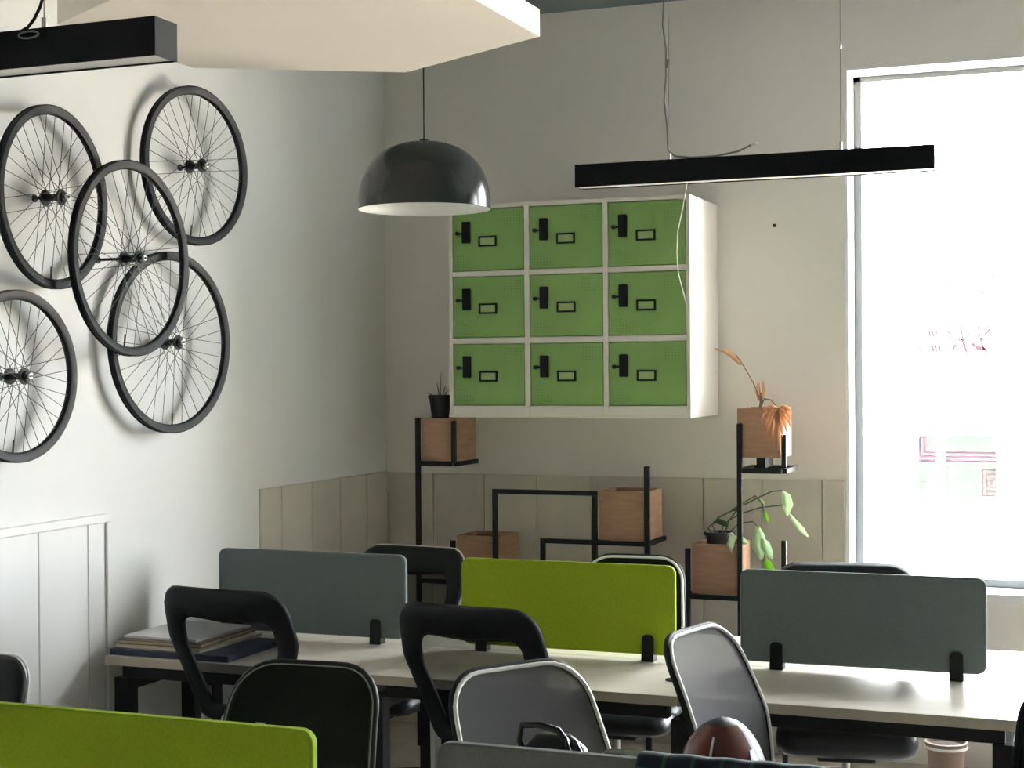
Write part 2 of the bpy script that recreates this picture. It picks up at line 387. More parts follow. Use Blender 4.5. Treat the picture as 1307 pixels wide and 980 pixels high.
make_wheel('black bicycle wheel at lower right of the wall cluster above bare white wall', .688, (.085, 5.034, 1.867), R(6), 0, ph=.17)
make_wheel('black bicycle wheel cut off by the left edge of the photo, lowest of all', .566, (.075, 4.157, 1.744), R(3), 0, ph=.08)

# ------------------------------------------------------------------ locker cabinet
LX0, LX1, LY, LZ0, LZ1 = .564, 1.702, 6.56, 1.539, 2.509
lk = thing('locker_cabinet', 'white wall locker cabinet with nine green doors in three rows', 'lockers', (LX0, YB, LZ0))
L = Vector((LX0, YB, LZ0))
def lp(b, name, m, parent=lk, bevel=0, off=L):
    b.v = [tuple(Vector(v)-off) for v in b.v]; return b.build(name, m, parent, bevel=bevel)
cols = [(.585,.933),(.961,1.304),(1.331,1.682)]; rows = [(1.595,1.873),(1.903,2.180),(2.207,2.488)]
lp(B(LX0, LX0+.012, LY, YB, LZ0, LZ1), 'side_panel', 'locker_white', bevel=.003)
lp(B(LX1-.012, LX1, LY, YB, LZ0, LZ1), 'side_panel', 'locker_white', bevel=.003)
lp(B(LX0+.012, LX1-.012, LY, YB, LZ1-.012, LZ1), 'top_panel', 'locker_white', bevel=.002)
lp(B(LX0+.012, LX1-.012, LY, YB, LZ0, LZ0+.012), 'bottom_panel', 'locker_white', bevel=.002)
lp(B(LX0+.012, LX1-.012, YB-.006, YB, LZ0+.012, LZ1-.012), 'back_panel', 'locker_white')
for x0, x1 in ((LX0+.012, cols[0][0]-.002), (cols[0][1]+.002, cols[1][0]-.002), (cols[1][1]+.002, cols[2][0]-.002), (cols[2][1]+.002, LX1-.012)):
    lp(B(x0, x1, LY, LY+.02, LZ0+.012, LZ1-.012), 'frame_stile', 'locker_white', bevel=.0015)
zz = [(LZ0+.012, rows[0][0]-.002), (rows[0][1]+.002, rows[1][0]-.002), (rows[1][1]+.002, rows[2][0]-.002), (rows[2][1]+.002, LZ1-.012)]
for c0, c1 in cols:
    for z0, z1 in zz:
        lp(B(c0-.002, c1+.002, LY+.0005, LY+.02, z0, z1), 'frame_rail', 'locker_white', bevel=.0015)
    lp(B(c0-.012, c1+.012, LY+.021, LY+.40, LZ0+.012, LZ0+.02), 'shelf_board', 'locker_white')
for i, (c0, c1) in enumerate(cols):
    for j, (z0, z1) in enumerate(rows):
        dl = Vector((c0, LY, z0)); W, Hh = c1-c0, z1-z0
        d = B(.001, W-.001, .004, .020, .001, Hh-.001).build('door', 'locker_green', lk, bevel=.002); d.location = dl-L
        hz = Hh*.45
        B(.050, .088, -.014, .004, hz, hz+.098).build('handle', 'black_plastic', d, bevel=.004)
        kn = MB().tube([(.026, .004, hz+.045), (.026, -.010, hz+.045)], .009, 12); kn.build('lock_knob', 'black_metal', d, smooth=True)
        ang = (i*3+j*5) % 4
        B(.020, .052, -.006, .002, hz+.041, hz+.049).build('lock_latch', 'black_metal', d, bevel=.001)
        f = MB(); fx0, fx1, fz0, fz1, q = .128, .216, hz-.018, hz+.030, .008
        f.box(fx0, fx1, -.002, .004, fz0, fz0+q).box(fx0, fx1, -.002, .004, fz1-q, fz1).box(fx0, fx0+q, -.002, .004, fz0+q, fz1-q).box(fx1-q, fx1, -.002, .004, fz0+q, fz1-q)
        fo_ = f.build('label_holder', 'black_plastic', d)
        B(fx0+q, fx1-q, .001, .004, fz0+q, fz1-q).build('label_card', 'tag_card', fo_)
        v = MB()
        for a in range(6):
            for b_ in range(5):
                for ox, oz in ((W-.095+a*.015, Hh-.075+b_*.013), (.020+a*.015, .016+b_*.013)):
                    if (ox < .2 and a+b_ > 6): continue
                    v.box(ox, ox+.003, .0032, .0045, oz, oz+.003)
        vo = v.build('vent_holes', 'leaf_dark', d); vo['kind'] = 'stuff'

# ------------------------------------------------------------------ linear lamps
def linear_lamp(label, x0, x1, yc, zb, cables, extra):
    t = thing('linear_lamp', label, 'pendant lamp', (x0, yc, zb), 0, 'suspended black linear lamps')
    Ln = x1-x0; h, hw = .078, .040
    b = MB().prism([(-hw,0),(-hw,h),(hw,h),(hw,0),(hw-.005,0),(hw-.005,h-.006),(-hw+.005,h-.006),(-hw+.005,0)], lambda y, z: (.004, y, z), lambda y, z: (Ln-.004, y, z))
    b.build('housing', 'black_lamp', t)
    for xx in (0, Ln-.004): B(xx, xx+.004, -hw, hw, 0, h).build('end_cap', 'black_lamp', t, bevel=.001)
    B(.004, Ln-.004, -hw+.005, hw-.005, .003, .010).build('diffuser', 'diffuser', t)
    for cx in cables:
        gz = MB().tube([(cx-x0, 0, h), (cx-x0, 0, h+.030)], .006, 10).build('cable_gripper', 'steel', t, smooth=True)
        MB().tube([(cx-x0, 0, h+.03), (cx-x0, 0, ZC-zb)], .0012, 5).build('steel_cable', 'wire_grey', t)
        MB().lathe([(0, ZC-zb-.02), (.03, ZC-zb-.018), (.03, ZC-zb)], 16, cx-x0, 0).build('ceiling_rose', 'black_lamp', t, smooth=True)
    for path, r, m, nm in extra:
        MB().tube([(p[0]-x0, p[1]-yc, p[2]-zb) for p in path], r, 6).build(nm, m, t, smooth='all')
    return t
cord = [(1.994+.006*math.sin(k*1.9)-.010*math.sin(k*PI/11), 5.165, 3.46-k*.088) for k in range(11)] + [(1.996, 5.16, 2.50), (2.02, 5.16, 2.478), (2.08, 5.16, 2.470), (2.16, 5.16, 2.470), (2.24, 5.16, 2.482), (2.285, 5.155, 2.500)]
loose = [(2.060, 5.17, 2.388), (2.060, 5.14, 2.34), (2.050, 5.13, 2.28), (2.036, 5.13, 2.22), (2.032, 5.13, 2.15), (2.036, 5.13, 2.08), (2.052, 5.13, 2.02), (2.066, 5.13, 1.965)]
linear_lamp('slim black linear lamp hanging in front of the lockers and window', 1.669, 2.881, 5.17, 2.386, (1.997, 2.579),
            [(cord, .0035, 'wire_grey', 'power_cord'), ([(2.285, 5.155, 2.500), (2.305, 5.155, 2.505)], .004, 'wire_white', 'cord_tip'), (loose, .0016, 'wire_white', 'loose_wire'),
             ([(1.994, 5.165, 2.78), (1.997, 5.165, 2.81)], .007, 'wire_grey', 'cord_joint'), ([(2.579, 5.17, 2.80), (2.579, 5.17, 2.825)], .005, 'steel', 'cable_adjuster')])
linear_lamp('near black linear lamp hung at the top left corner over the wheels', .435, 1.643, 2.68, 2.384, (.75, 1.345),
            [([(1.347, 2.672, 3.46), (1.347, 2.672, 2.53), (1.343, 2.67, 2.513), (1.334, 2.662, 2.487), (1.324, 2.655, 2.470), (1.315, 2.645, 2.460)], .0035, 'black_lamp', 'power_cord'),
             ([(1.345+.026*math.cos(a/12*2*PI), 2.632-.003, 2.447+.007*math.sin(a/12*2*PI)) for a in range(13)], .002, 'wire_grey', 'cord_loop')])

# ------------------------------------------------------------------ dome pendant
dm = thing('dome_lamp', 'black half round dome pendant lamp with white inside', 'pendant lamp', (1.110, 5.1, 2.335))
prof = [(.236*math.cos(a)**.84, .238*math.sin(a)**.84) for a in [R(90)*k/20 for k in range(21)]]
prof[-1] = (.012, .238)
MB().lathe([(.237, -.004)] + [(r+.001, z) for r, z in prof], 64).build('shade', 'black_gloss', dm, smooth='all')
MB().lathe([(.2365, -.004)] + [(max(.011, r-.003), z-.003) for r, z in prof], 64).build('shade_lining', 'shade_white', dm, smooth='all')
MB().lathe([(.0, .246), (.016, .246), (.018, .232), (.0, .232)], 16).build('top_cap', 'black_metal', dm, smooth=True)
MB().tube([(0, 0, .24), (0, 0, ZC-2.335)], .003, 6).build('cord', 'black_metal', dm)
bl = MB().lathe([(0, .05), (.02, .054), (.032, .075), (.034, .095), (.026, .122), (.016, .14), (.014, .19), (0, .19)], 20).build('bulb', 'shade_white', dm, smooth='all')

# ------------------------------------------------------------------ plant stand of square tube, planter boxes
ps = thing('plant_stand', 'black square tube plant stand with stepped holders along the back wall', 'plant stand', (1.2, 6.63, 0))
PO = Vector((1.2, 6.63, 0)); T = .0105
def bar(name, x0, x1, y0, y1, z0, z1):
    b = B(x0, x1, y0, y1, z0, z1); b.v = [tuple(Vector(v)-PO) for v in b.v]; return b.build(name, 'black_metal', ps, bevel=.0015)
FY = 6.63
def post(x, z0, z1, y=FY, h=T): return bar('post', x-h, x+h, y-T, y+T, z0, z1)
def rail(x0, x1, z, y=FY): return bar('rail', x0, x1, y-T, y+T, z-T, z+T)
def siderail(x, y0, y1, z): return bar('side_rail', x-T, x+T, y0, y1, z-T, z+T)
def holder(x0, x1, z, depth=.25):
    """front rail, two side rails and back rail that carry a box"""
    rail(x0+T, x1-T, z); siderail(x0, FY+T, FY+depth, z); siderail(x1, FY+T, FY+depth, z); rail(x0-T, x1+T, z, FY+depth+T)
post(.371, 0, 1.535); post(.554, 1.331, 1.521); holder(.371, .554, 1.320)
post(.545, .784, .966); rail(.371+T, .545-T, .773); post(.757, 0, 1.188); holder(.545, .757, .773)
rail(.757-T, 1.238+T, 1.199); post(1.238, 0, 1.188); post(.990, 0, .990); rail(.990+T, 1.238-T, .980)
post(1.482, 0, 1.325, h=.012); holder(1.238, 1.482, .980)
post(1.665, 0, .968); rail(1.482+T, 1.665-T, .55); rail(.757+T, .990-T, .45); rail(.990+T, 1.238-T, .45); rail(1.238+T, 1.482-T, .45)
post(1.898, 0, 1.515); holder(1.665, 1.898, .759); post(2.091, 1.331, 1.469); holder(1.898, 2.091, 1.312)
post(2.089, 0, 1.016); rail(1.898+T, 2.089-T, .55)
bxs = {}
def planter(key, label, x0, x1, z0, z1, d=.235, y0=FY+.013, soil=True):
    t = thing('planter_box', label, 'planter', ((x0+x1)/2, y0+d/2, z0), 0, 'wooden planter boxes on the stand')
    hx, hy, h, th = (x1-x0)/2, d/2, z1-z0, .012
    B(-hx, hx, -hy, -hy+th, 0, h).build('front_board', 'wood', t, bevel=.001)
    B(-hx, hx, hy-th, hy, 0, h).build('back_board', 'wood', t, bevel=.001)
    B(-hx, -hx+th, -hy+th, hy-th, 0, h).build('side_board', 'wood', t, bevel=.001)
    B(hx-th, hx, -hy+th, hy-th, 0, h).build('side_board', 'wood', t, bevel=.001)
    B(-hx+th, hx-th, -hy+th, hy-th, 0, .012).build('base_board', 'wood', t)
    if soil: B(-hx+th, hx-th, -hy+th, hy-th, .012, h-.02).build('soil', 'soil', t)
    bxs[key] = t
    return t
planter('a', 'wooden planter box carrying the small black pot, highest at left', .384, .560, 1.331, 1.531)
planter('b', 'low wooden planter box behind the upper left corner of the green screen', .560, .775, .784, .990)
planter('c', 'wooden planter box on the middle of the stand beside a tall post', 1.252, 1.480, .991, 1.210)
planter('d', 'wooden planter box with dried orange palm, highest at right', 1.886, 2.075, 1.323+.045, 1.582, y0=FY+.013)
B(-.02, .02, -.08, .08, -.045, 0).build('foot_block', 'black_metal', bxs['d'])
planter('e', 'low wooden planter box under the trailing green plant', 1.680, 1.886, .770, .988)
# little black pot with dead stems
t = thing('small_pot', 'small black plastic pot with withered stems beside the lockers', 'plant pot', (.440, 6.735, 1.531))
MB().lathe([(0, 0), (.040, 0), (.052, .092), (.058, .092), (.058, .108), (.052, .108), (.050, .085), (0, .085)], 24).build('pot', 'pot_black', t, smooth=True)
for p in ([(0,0,.085),(.002,0,.15),(.006,0,.215)], [(-.004,0,.085),(-.012,.005,.13),(-.02,.008,.165)], [(.02,0,.085),(.03,0,.12),(.04,.01,.132)], [(-.03,0,.085),(-.05,0,.115),(-.075,.0,.118)], [(.005,0,.085),(.02,.01,.14),(.022,.01,.15)]):
    MB().tube(p, [.0035, .003, .0012], 5).build('withered_stem', 'dry_stem', t)
# dried fan palm in box d
t = thing('dried_palm', 'dried orange fan palm drooping from the highest right planter', 'plant', (1.965, 6.74, 1.562))
MB().tube([(0, 0, 0), (.006, 0, .05), (.002, .0, .085)], [.010, .007, .004], 7).build('stem', 'dry_stem', t)
MB().tube([(.004, 0, .05), (-.03, 0, .13), (-.07, 0, .20), (-.105, 0, .25)], .0028, 6).build('leaf_stalk', 'dry_stem', t)
MB().tube([(.006, 0, .03), (.03, -.05, .06), (.07, -.10, .055), (.105, -.125, .02)], .0035, 6).build('leaf_stalk', 'dry_stem', t)
MB().tube([(0, 0, .04), (.0, 0, .085), (-.004, 0, .125)], .0025, 6).build('leaf_stalk', 'dry_stem', t)
def blade(pts, widths, mname, parent, name, th=.0015, normal=(0,-1,.3)):
    """thin curved leaf along pts with given half widths, folded on its midrib"""
    P = [Vector(p) for p in pts]; rings = []; N0 = Vector(normal).normalized()
    for i, p in enumerate(P):
        tg = (P[min(i+1, len(P)-1)] - P[max(i-1, 0)]).normalized(); sd = tg.cross(N0).normalized(); nn = sd.cross(tg).normalized(); w_ = widths[i]
        rings.append([p-sd*w_+nn*w_*.25, p, p+sd*w_+nn*w_*.25, p+nn*-th*1.5])
    return MB().loft(rings).build(name, mname, parent, smooth='all')
for k in range(13):
    a = R(-200 + k*(220/12)); l = .105*(1-.12*abs(k-6)/6)*(0.9+.2*random.random())
    c = Vector((.105, -.125, .02)); dx, dz = math.cos(a)*.72, math.sin(a)
    if dz > .2: dz *= .4; l *= .7
    pts = [c, c+Vector((dx*l*.5, -.015, dz*l*.45+.006)), c+Vector((dx*l*.85, -.02, dz*l*.8-.006)), c+Vector((dx*l, -.018, dz*l-.025))]
    blade(pts, [.003, .010, .008, .001], 'dry_leaf', t, 'leaflet')
blade([(.105,-.125,.0), (.108,-.14,-.05), (.108,-.14,-.10), (.106,-.135,-.16)], [.004,.013,.013,.004], 'dry_leaf', t, 'leaflet')
blade([(-.085,0,.205), (-.12,0,.245), (-.16,0,.270), (-.205,0,.280)], [.004,.014,.012,.002], 'dry_leaf', t, 'leaflet', normal=(0,-1,.9))
blade([(-.004,0,.05), (-.012,0,.09), (-.010,0,.135)], [.004,.010,.001], 'dry_leaf', t, 'leaflet')
blade([(.006,0,.05), (.018,0,.09), (.014,0,.14)], [.004,.010,.001], 'dry_leaf', t, 'leaflet')
# trailing pothos in its black pot
t = thing('trailing_plant', 'trailing green leafy plant in a black pot beside the window', 'plant', (1.780, 6.745, .968))
MB().lathe([(0, 0), (.050, 0), (.062, .052), (.070, .052), (.070, .066), (.060, .066), (.056, .045), (0, .045)], 24).build('pot', 'pot_black', t, smooth=True)
def vine(pts, r=.003): MB().tube(pts, r, 6).build('stem', 'stem_green', t, smooth='all')
vine([(0,0,.045),(-.03,-.01,.09),(.0,-.03,.13),(.08,-.06,.17),(.17,-.08,.215),(.25,-.09,.255),(.300,-.10,.262)])
vine([(.01,0,.045),(.02,-.02,.10),(.10,-.06,.15),(.20,-.09,.185),(.31,-.10,.20)])
vine([(.02,0,.045),(.05,-.03,.12),(.12,-.07,.20),(.18,-.09,.235),(.215,-.10,.20),(.222,-.10,.16)])
vine([(.02,-.02,.045),(.07,-.06,.08),(.10,-.10,.06)])
vine([(.03,-.02,.045),(.10,-.07,.11),(.17,-.10,.125),(.20,-.11,.10),(.215,-.12,.05),(.23,-.12,-.04)])
vine([(-.01,0,.045),(-.05,-.01,.08),(-.02,-.02,.11)])
for pts, ws, m in [
    ([(.298,-.10,.262),(.318,-.105,.235),(.326,-.11,.20),(.322,-.11,.155)], [.003,.020,.024,.004], 'leaf_pale'),
    ([(.330,-.11,.165),(.355,-.11,.13),(.385,-.11,.095),(.410,-.11,.068)], [.004,.010,.013,.003], 'leaf_pale'),
    ([(.196,-.11,.105),(.200,-.12,.07),(.205,-.125,.02),(.212,-.125,-.035)], [.006,.026,.032,.006], 'leaf_pale'),
    ([(.215,-.13,.055),(.232,-.135,.03),(.250,-.135,-.01),(.262,-.135,-.03)], [.006,.022,.018,.003], 'leaf_pale'),
    ([(.225,-.12,-.03),(.238,-.12,-.055),(.25,-.12,-.085),(.262,-.12,-.12)], [.005,.020,.022,.004], 'leaf_bright'),
    ([(.10,-.10,.06),(.085,-.11,.05),(.075,-.115,.02),(.080,-.12,-.012)], [.004,.016,.018,.003], 'leaf_pale'),
    ([(.10,-.10,.062),(.12,-.11,.05),(.14,-.115,.035),(.155,-.12,.03)], [.004,.012,.012,.002], 'leaf_pale'),
    ([(.222,-.10,.17),(.228,-.105,.155),(.236,-.11,.14),(.240,-.11,.12)], [.003,.010,.010,.002], 'leaf_bright'),
    ([(.20,-.10,.225),(.215,-.10,.21),(.222,-.10,.19)], [.003,.008,.002], 'leaf_pale'),
    ([(-.02,-.02,.11),(.0,-.03,.115),(.03,-.035,.105),(.05,-.04,.09)], [.003,.012,.012,.002], 'leaf_dark'),
    ([(.07,-.055,.165),(.09,-.06,.175),(.105,-.065,.16)], [.003,.012,.002], 'leaf_dark')]:
    blade(pts, ws, m, t, 'leaf')

# ------------------------------------------------------------------ desks
def desk(label, x0, x1, y0, y1, legs, group):
    t = thing('desk', label, 'desk', (x0, y0, 0), 0, group); W, D = x1-x0, y1-y0
    B(.001, W-.001, .0012, D-.0012, .718, .75).build('tabletop', 'laminate', t, bevel=.0015)
    B(.001, W-.001, 0, .0010, .719, .749).build('edge_band', 'laminate_shaded', t)
    fy, sgn = (.06, 1)
    B(.04, W-.04, .05, .09, .668, .718).build('apron_rail', 'black_metal', t, bevel=.002)
    B(.04, W-.04, D-.09, D-.05, .668, .718).build('apron_rail', 'black_metal', t, bevel=.002)
    for lx in legs:
        for ly in (.04, D-.10):
            B(lx, lx+.06, ly, ly+.06, 0, .668).build('leg', 'black_metal', t, bevel=.003)
        B(lx+.005, lx+.055, .10, D-.10, .62, .668).build('leg_beam', 'black_metal', t, bevel=.002)
    return t
JX = [.068, 1.112, 2.161, 3.160]
DN, DM, DF = 4.62, 5.185, 5.75
desk('pale laminate desk nearest the left wall with papers on it', JX[0], JX[1], DN, DM, [.012], 'far island desks')
desk('pale laminate desk in front of the green screen', JX[1], JX[2], DN, DM, [-.03], 'far island desks')
d3 = desk('pale laminate desk in front of the right grey screen, catching window glare', JX[2], JX[3], DN, DM, [-.03, .999-.075], 'far island desks')
desk('pale laminate desk behind the left grey screen', JX[0], JX[1], DM, DF, [.012], 'far island desks')
desk('pale laminate desk behind the green screen', JX[1], JX[2], DM, DF, [-.03], 'far island desks')
desk('pale laminate desk behind the right grey screen toward the window', JX[2], JX[3], DM, DF, [-.03, .999-.075], 'far island desks')
NM = 2.585
desk('desk hidden behind the near green screen', JX[1], JX[2], NM, NM+.565, [.012], 'near island desks')
desk('desk behind the near grey screen holding bag and helmet', JX[2], JX[3], NM, NM+.565, [-.03, .999-.075], 'near island desks')
for (x, y) in ((2.150, 4.86),):
    g_ = MB().lathe([(0, .7505), (.028, .7505), (.030, .753), (.026, .7545), (0, .7535)], 20).build('grommet', 'black_plastic', smooth=True)
    g_.location = (x-.06, y, 0); tag(g_, 'small black round cable grommet set in the desk near the green screen', 'grommet')

def screen(label, x0, x1, y, m, clips, group, z0=.775, z1=1.080):
    t = thing('desk_screen', label, 'desk screen', ((x0+x1)/2, y, .75), 0, group); hx = (x1-x0)/2; a, b_ = z0-.75, z1-.75
    out = rpoly([(-hx,a),(hx,a),(hx,b_),(-hx,b_)], .028, 6)
    MB().prism(out, lambda u, v: (u, -.012, v), lambda u, v: (u, .012, v)).build('panel', m, t, smooth=True, bevel=.005)
    seam = [(u*(1-.006/hx), -.0125, v) for u, v in out]
    MB().tube(seam, .0016, 5, closed=True).build('edge_piping', m, t, smooth='all')
    for cx in clips:
        c = MB().prism(rpoly([(-.022,0),(.022,0),(.020,.092),(-.020,.092)], [.003,.003,.014,.014], 4), lambda u, v: (u, -.022, v), lambda u, v: (u, -.0128, v))
        c.box(-.022, .022, -.0225, .0225, .0, .022)
        k = MB().prism(rpoly([(-.022,0),(.022,0),(.020,.092),(-.020,.092)], [.003,.003,.014,.014], 4), lambda u, v: (u, .0128, v), lambda u, v: (u, .022, v))
        c.add(k.v, k.f); c.v = [(vx+cx-(x0+x1)/2, vy, vz) for vx, vy, vz in c.v]
        c.build('clamp', 'black_plastic', t, bevel=.0015)
    return t
SY = 5.158
screen('grey fabric desk screen at left, nearest the bicycle wheels', .213, 1.000, SY, 'fabric_grey', (.300, .880), 'screens on the far desks')
screen('bright green fabric desk screen in the middle of the far desks', 1.222, 2.014, SY, 'fabric_green', (1.300, 1.918), 'screens on the far desks')
screen('grey fabric desk screen at right in front of the window', 2.239, 3.033, SY, 'fabric_grey', (2.362, 2.940), 'screens on the far desks')
screen('large green fabric desk screen closest to the camera at lower left', 1.222, 2.020, 2.585, 'fabric_green', (1.33, 1.90), 'screens on the near desks')
screen('olive grey fabric desk screen at the bottom of the photo', 2.272, 3.060, 2.585, 'fabric_taupe', (2.37, 2.95), 'screens on the near desks')

# paper stack on the left desk: bottom to top
def slab(name, label, cat, m, x0, x1, y0, y1, z0, z1, rz, edge=None):
    t = thing(name, label, cat, ((x0+x1)/2, (y0+y1)/2, z0), rz, 'papers and folders on the left desk'); hx, hy, h = (x1-x0)/2, (y1-y0)/2, z1-z0
    if edge:
        B(-hx, hx, -hy, hy, 0, .003).build('cover', m, t); B(-hx, hx, -hy, hy, h-.003, h).build('cover', m, t)
        B(-hx+.005, hx-.004, -hy+.005, hy-.004, .003, h-.003).build('pages', edge, t)
    else: B(-hx, hx, -hy, hy, 0, h).build('sheets', m, t, bevel=.001)
    return t
slab('folder', 'wide dark blue folder at the bottom of the paper stack', 'folder', 'folder_blue', .075, .56, 4.645, 5.02, .7505, .772, R(0))
slab('notebook', 'cream edged notebook lying on the dark blue folder', 'notebook', 'card_cream', .080, .45, 4.665, 5.06, .7725, .784, R(-3), 'paper')
slab('folder', 'brown cardboard folder under the white sheets', 'folder', 'folder_brown', .085, .42, 4.68, 5.08, .7845, .800, R(2), 'card_cream')
slab('paper_stack', 'white loose sheets on top of the paper stack', 'papers', 'paper', .090, .40, 4.71, 5.06, .8005, .810, R(-2))

# ------------------------------------------------------------------ office chairs
def back_map(rec, curve, zb, lean):
    """(u across, v up, t thickness) -> local position; sitter faces +Y, back leans to -Y"""
    def f(u, v, t):
        y = -.185 - lean*v - rec*v*v + curve*u*u - t; z = zb + v*.955
        return (u, y, z)
    return f
def chair_base(t, seat_m='seat_black', seat_z=.47, arms=True, arm_m='black_plastic', pads=True, seat_th=1.0):
    rings = []
    for z, s in ((0, .90), (.012, .98), (.035, 1.0), (.058, .97), (.072, .88), (.076, .70)):
        o = rpoly([(-.235*s, -.215*s), (.235*s, -.215*s), (.245*s, .235*s), (-.245*s, .235*s)], .07*s, 5)
        rings.append([(x, y, seat_z-.076*seat_th+z*seat_th - (.02*max(0, y-.15)/.08 if z > .03 else 0)) for x, y in o])
    se = MB().loft(rings).build('seat', seat_m, t, smooth='all')
    B(-.10, .10, -.11, .11, seat_z-.039-.076*seat_th, seat_z-.076*seat_th).build('seat_mechanism', 'black_metal', t, bevel=.006)
    MB().tube([(.10, .02, seat_z-.019-.076*seat_th), (.20, .02, seat_z-.024-.076*seat_th), (.235, .02, seat_z-.022-.076*seat_th)], [.005, .005, .010], 8).build('height_lever', 'black_plastic', t, smooth='all')
    MB().tube([(0, 0, .10), (0, 0, .26)], .026, 16).build('gas_lift', 'black_metal', t, smooth=True)
    MB().tube([(0, 0, .25), (0, 0, seat_z-.03-.076*seat_th)], .015, 14).build('gas_piston', 'steel', t, smooth=True)
    MB().lathe([(0, .075), (.045, .075), (.05, .09), (.042, .118), (0, .122)], 20).build('base_hub', 'black_plastic', t, smooth=True)
    for k in range(5):
        a = 2*PI*k/5 + .3; c, s = math.cos(a), math.sin(a)
        MB().tube([(.03*c, .03*s, .100), (.16*c, .16*s, .090), (.285*c, .285*s, .068)], [.021, .018, .013], 8).build('base_arm', 'black_plastic', t, smooth=True)
        w_ = thing_part = MB()
        for off in (-.012, .012):
            p = Vector((.285*c, .285*s, .026)); q = Vector((-s, c, 0))
            w_.tube([p+q*(off-.008), p+q*(off+.008)], .026, 14)
        w_.tube([(.285*c, .285*s, .03), (.285*c, .285*s, .07)], .007, 8)
        w_.build('caster', 'black_plastic', t, smooth=True)
    if arms:
        for s in (-1, 1):
            MB().prism(rpoly([(-.018, 0), (.018, 0), (.022, .20 if pads else .24), (-.022, .20 if pads else .24)], .006, 2), lambda u, v: (s*.265, u-.02, seat_z-.06+v), lambda u, v: (s*.283, u-.02, seat_z-.06+v)).build('arm_post', arm_m, t, bevel=.002)
            B(s*.18 if s > 0 else -.283, .283 if s > 0 else -.18, -.045, .005, seat_z-.095, seat_z-.080).build('arm_bracket', arm_m, t, bevel=.003)
            if pads: MB().prism(rpoly([(-.035, -.13), (.035, -.13), (.035, .13), (-.035, .13)], .03, 5), lambda u, v: (s*.274+u, v, seat_z+.14), lambda u, v: (s*.274+u, v, seat_z+.168)).build('armrest', 'black_plastic', t, smooth=True, bevel=.006)
def ring_chair(label, loc, rz, group, top=1.04, seat_z=.47, seat_th=1.0, hw=.262, arm_m='grey_plastic', arms=True, knob=True, silver=False, rec=.28, lean=.12):
    t = thing('office_chair', label, 'chair', loc, rz, group)
    zb = top-.485*.955; f = back_map(rec, .35, zb, lean); N = 64
    outer = resample(rpoly([(-.165, 0), (.165, 0), (hw+.005, .30), (hw-.015, .485), (-hw+.015, .485), (-hw-.005, .30)], [.06, .06, .12, .085, .085, .12], 6), N)
    inner = resample(rpoly([(-.110, .06), (.110, .06), (hw-.075, .27), (hw-.085, .375), (0, .362), (-hw+.085, .375), (-hw+.075, .27)], [.035, .035, .07, .04, .2, .04, .07], 6), N)
    # arched underside of the top bar
    rings = []
    for (a, b_) in zip(outer, inner):
        a = Vector(a); b_ = Vector(b_); d = b_-a
        ring = []
        for s, th in ((0, .0), (.12, -.016), (.5, -.021), (.88, -.014), (1, 0), (.88, .014), (.5, .020), (.12, .015)):
            p = a+d*s; ring.append(f(p.x, p.y, -th))
        rings.append(ring)
    MB().loft(rings, closed=True).build('back_frame', 'black_plastic', t, smooth='all')
    # netting
    m = MB(); cen = Vector((0, .22)); lev = [1.03, .75, .5, .25, .05]
    m.loft([[f(*(cen+(Vector(p)-cen)*s), .004) for p in inner] for s in lev], cap=False)
    m.f.append(tuple(range(len(m.v)-N, len(m.v))))
    m.build('net', 'net_black', t, smooth='all')
    if silver:
        MB().tube([f(u*1.0, v, .012) for u, v in outer], .0035, 6, closed=True).build('edge_trim', 'silver_edge', t, smooth='all')
    # spine and knob behind
    p0 = Vector(f(0, .02, .02)); p1 = Vector(f(0, .10, .03))
    MB().tube([(0, -.08, .375), (0, -.19, .40), (0, p0.y-.02, .48), (0, p0.y-.01, p0.z), tuple(p1)], [.022, .022, .020, .02, .014], 10).build('back_spine', 'black_plastic', t, smooth='all')
    if knob:
        kb = MB().tube([(0, p0.y-.01, p0.z-.005), (0, p0.y-.045, p0.z-.005)], .030, 20).build('tension_knob', 'grey_plastic', t, smooth=True)
        MB().tube([(0, p0.y-.045, p0.z-.005), (0, p0.y-.050, p0.z-.005)], .018, 16).build('knob_cap', 'black_plastic', kb)
    chair_base(t, arms=arms, arm_m=arm_m, seat_z=seat_z, pads=not knob, seat_th=seat_th)
    return t
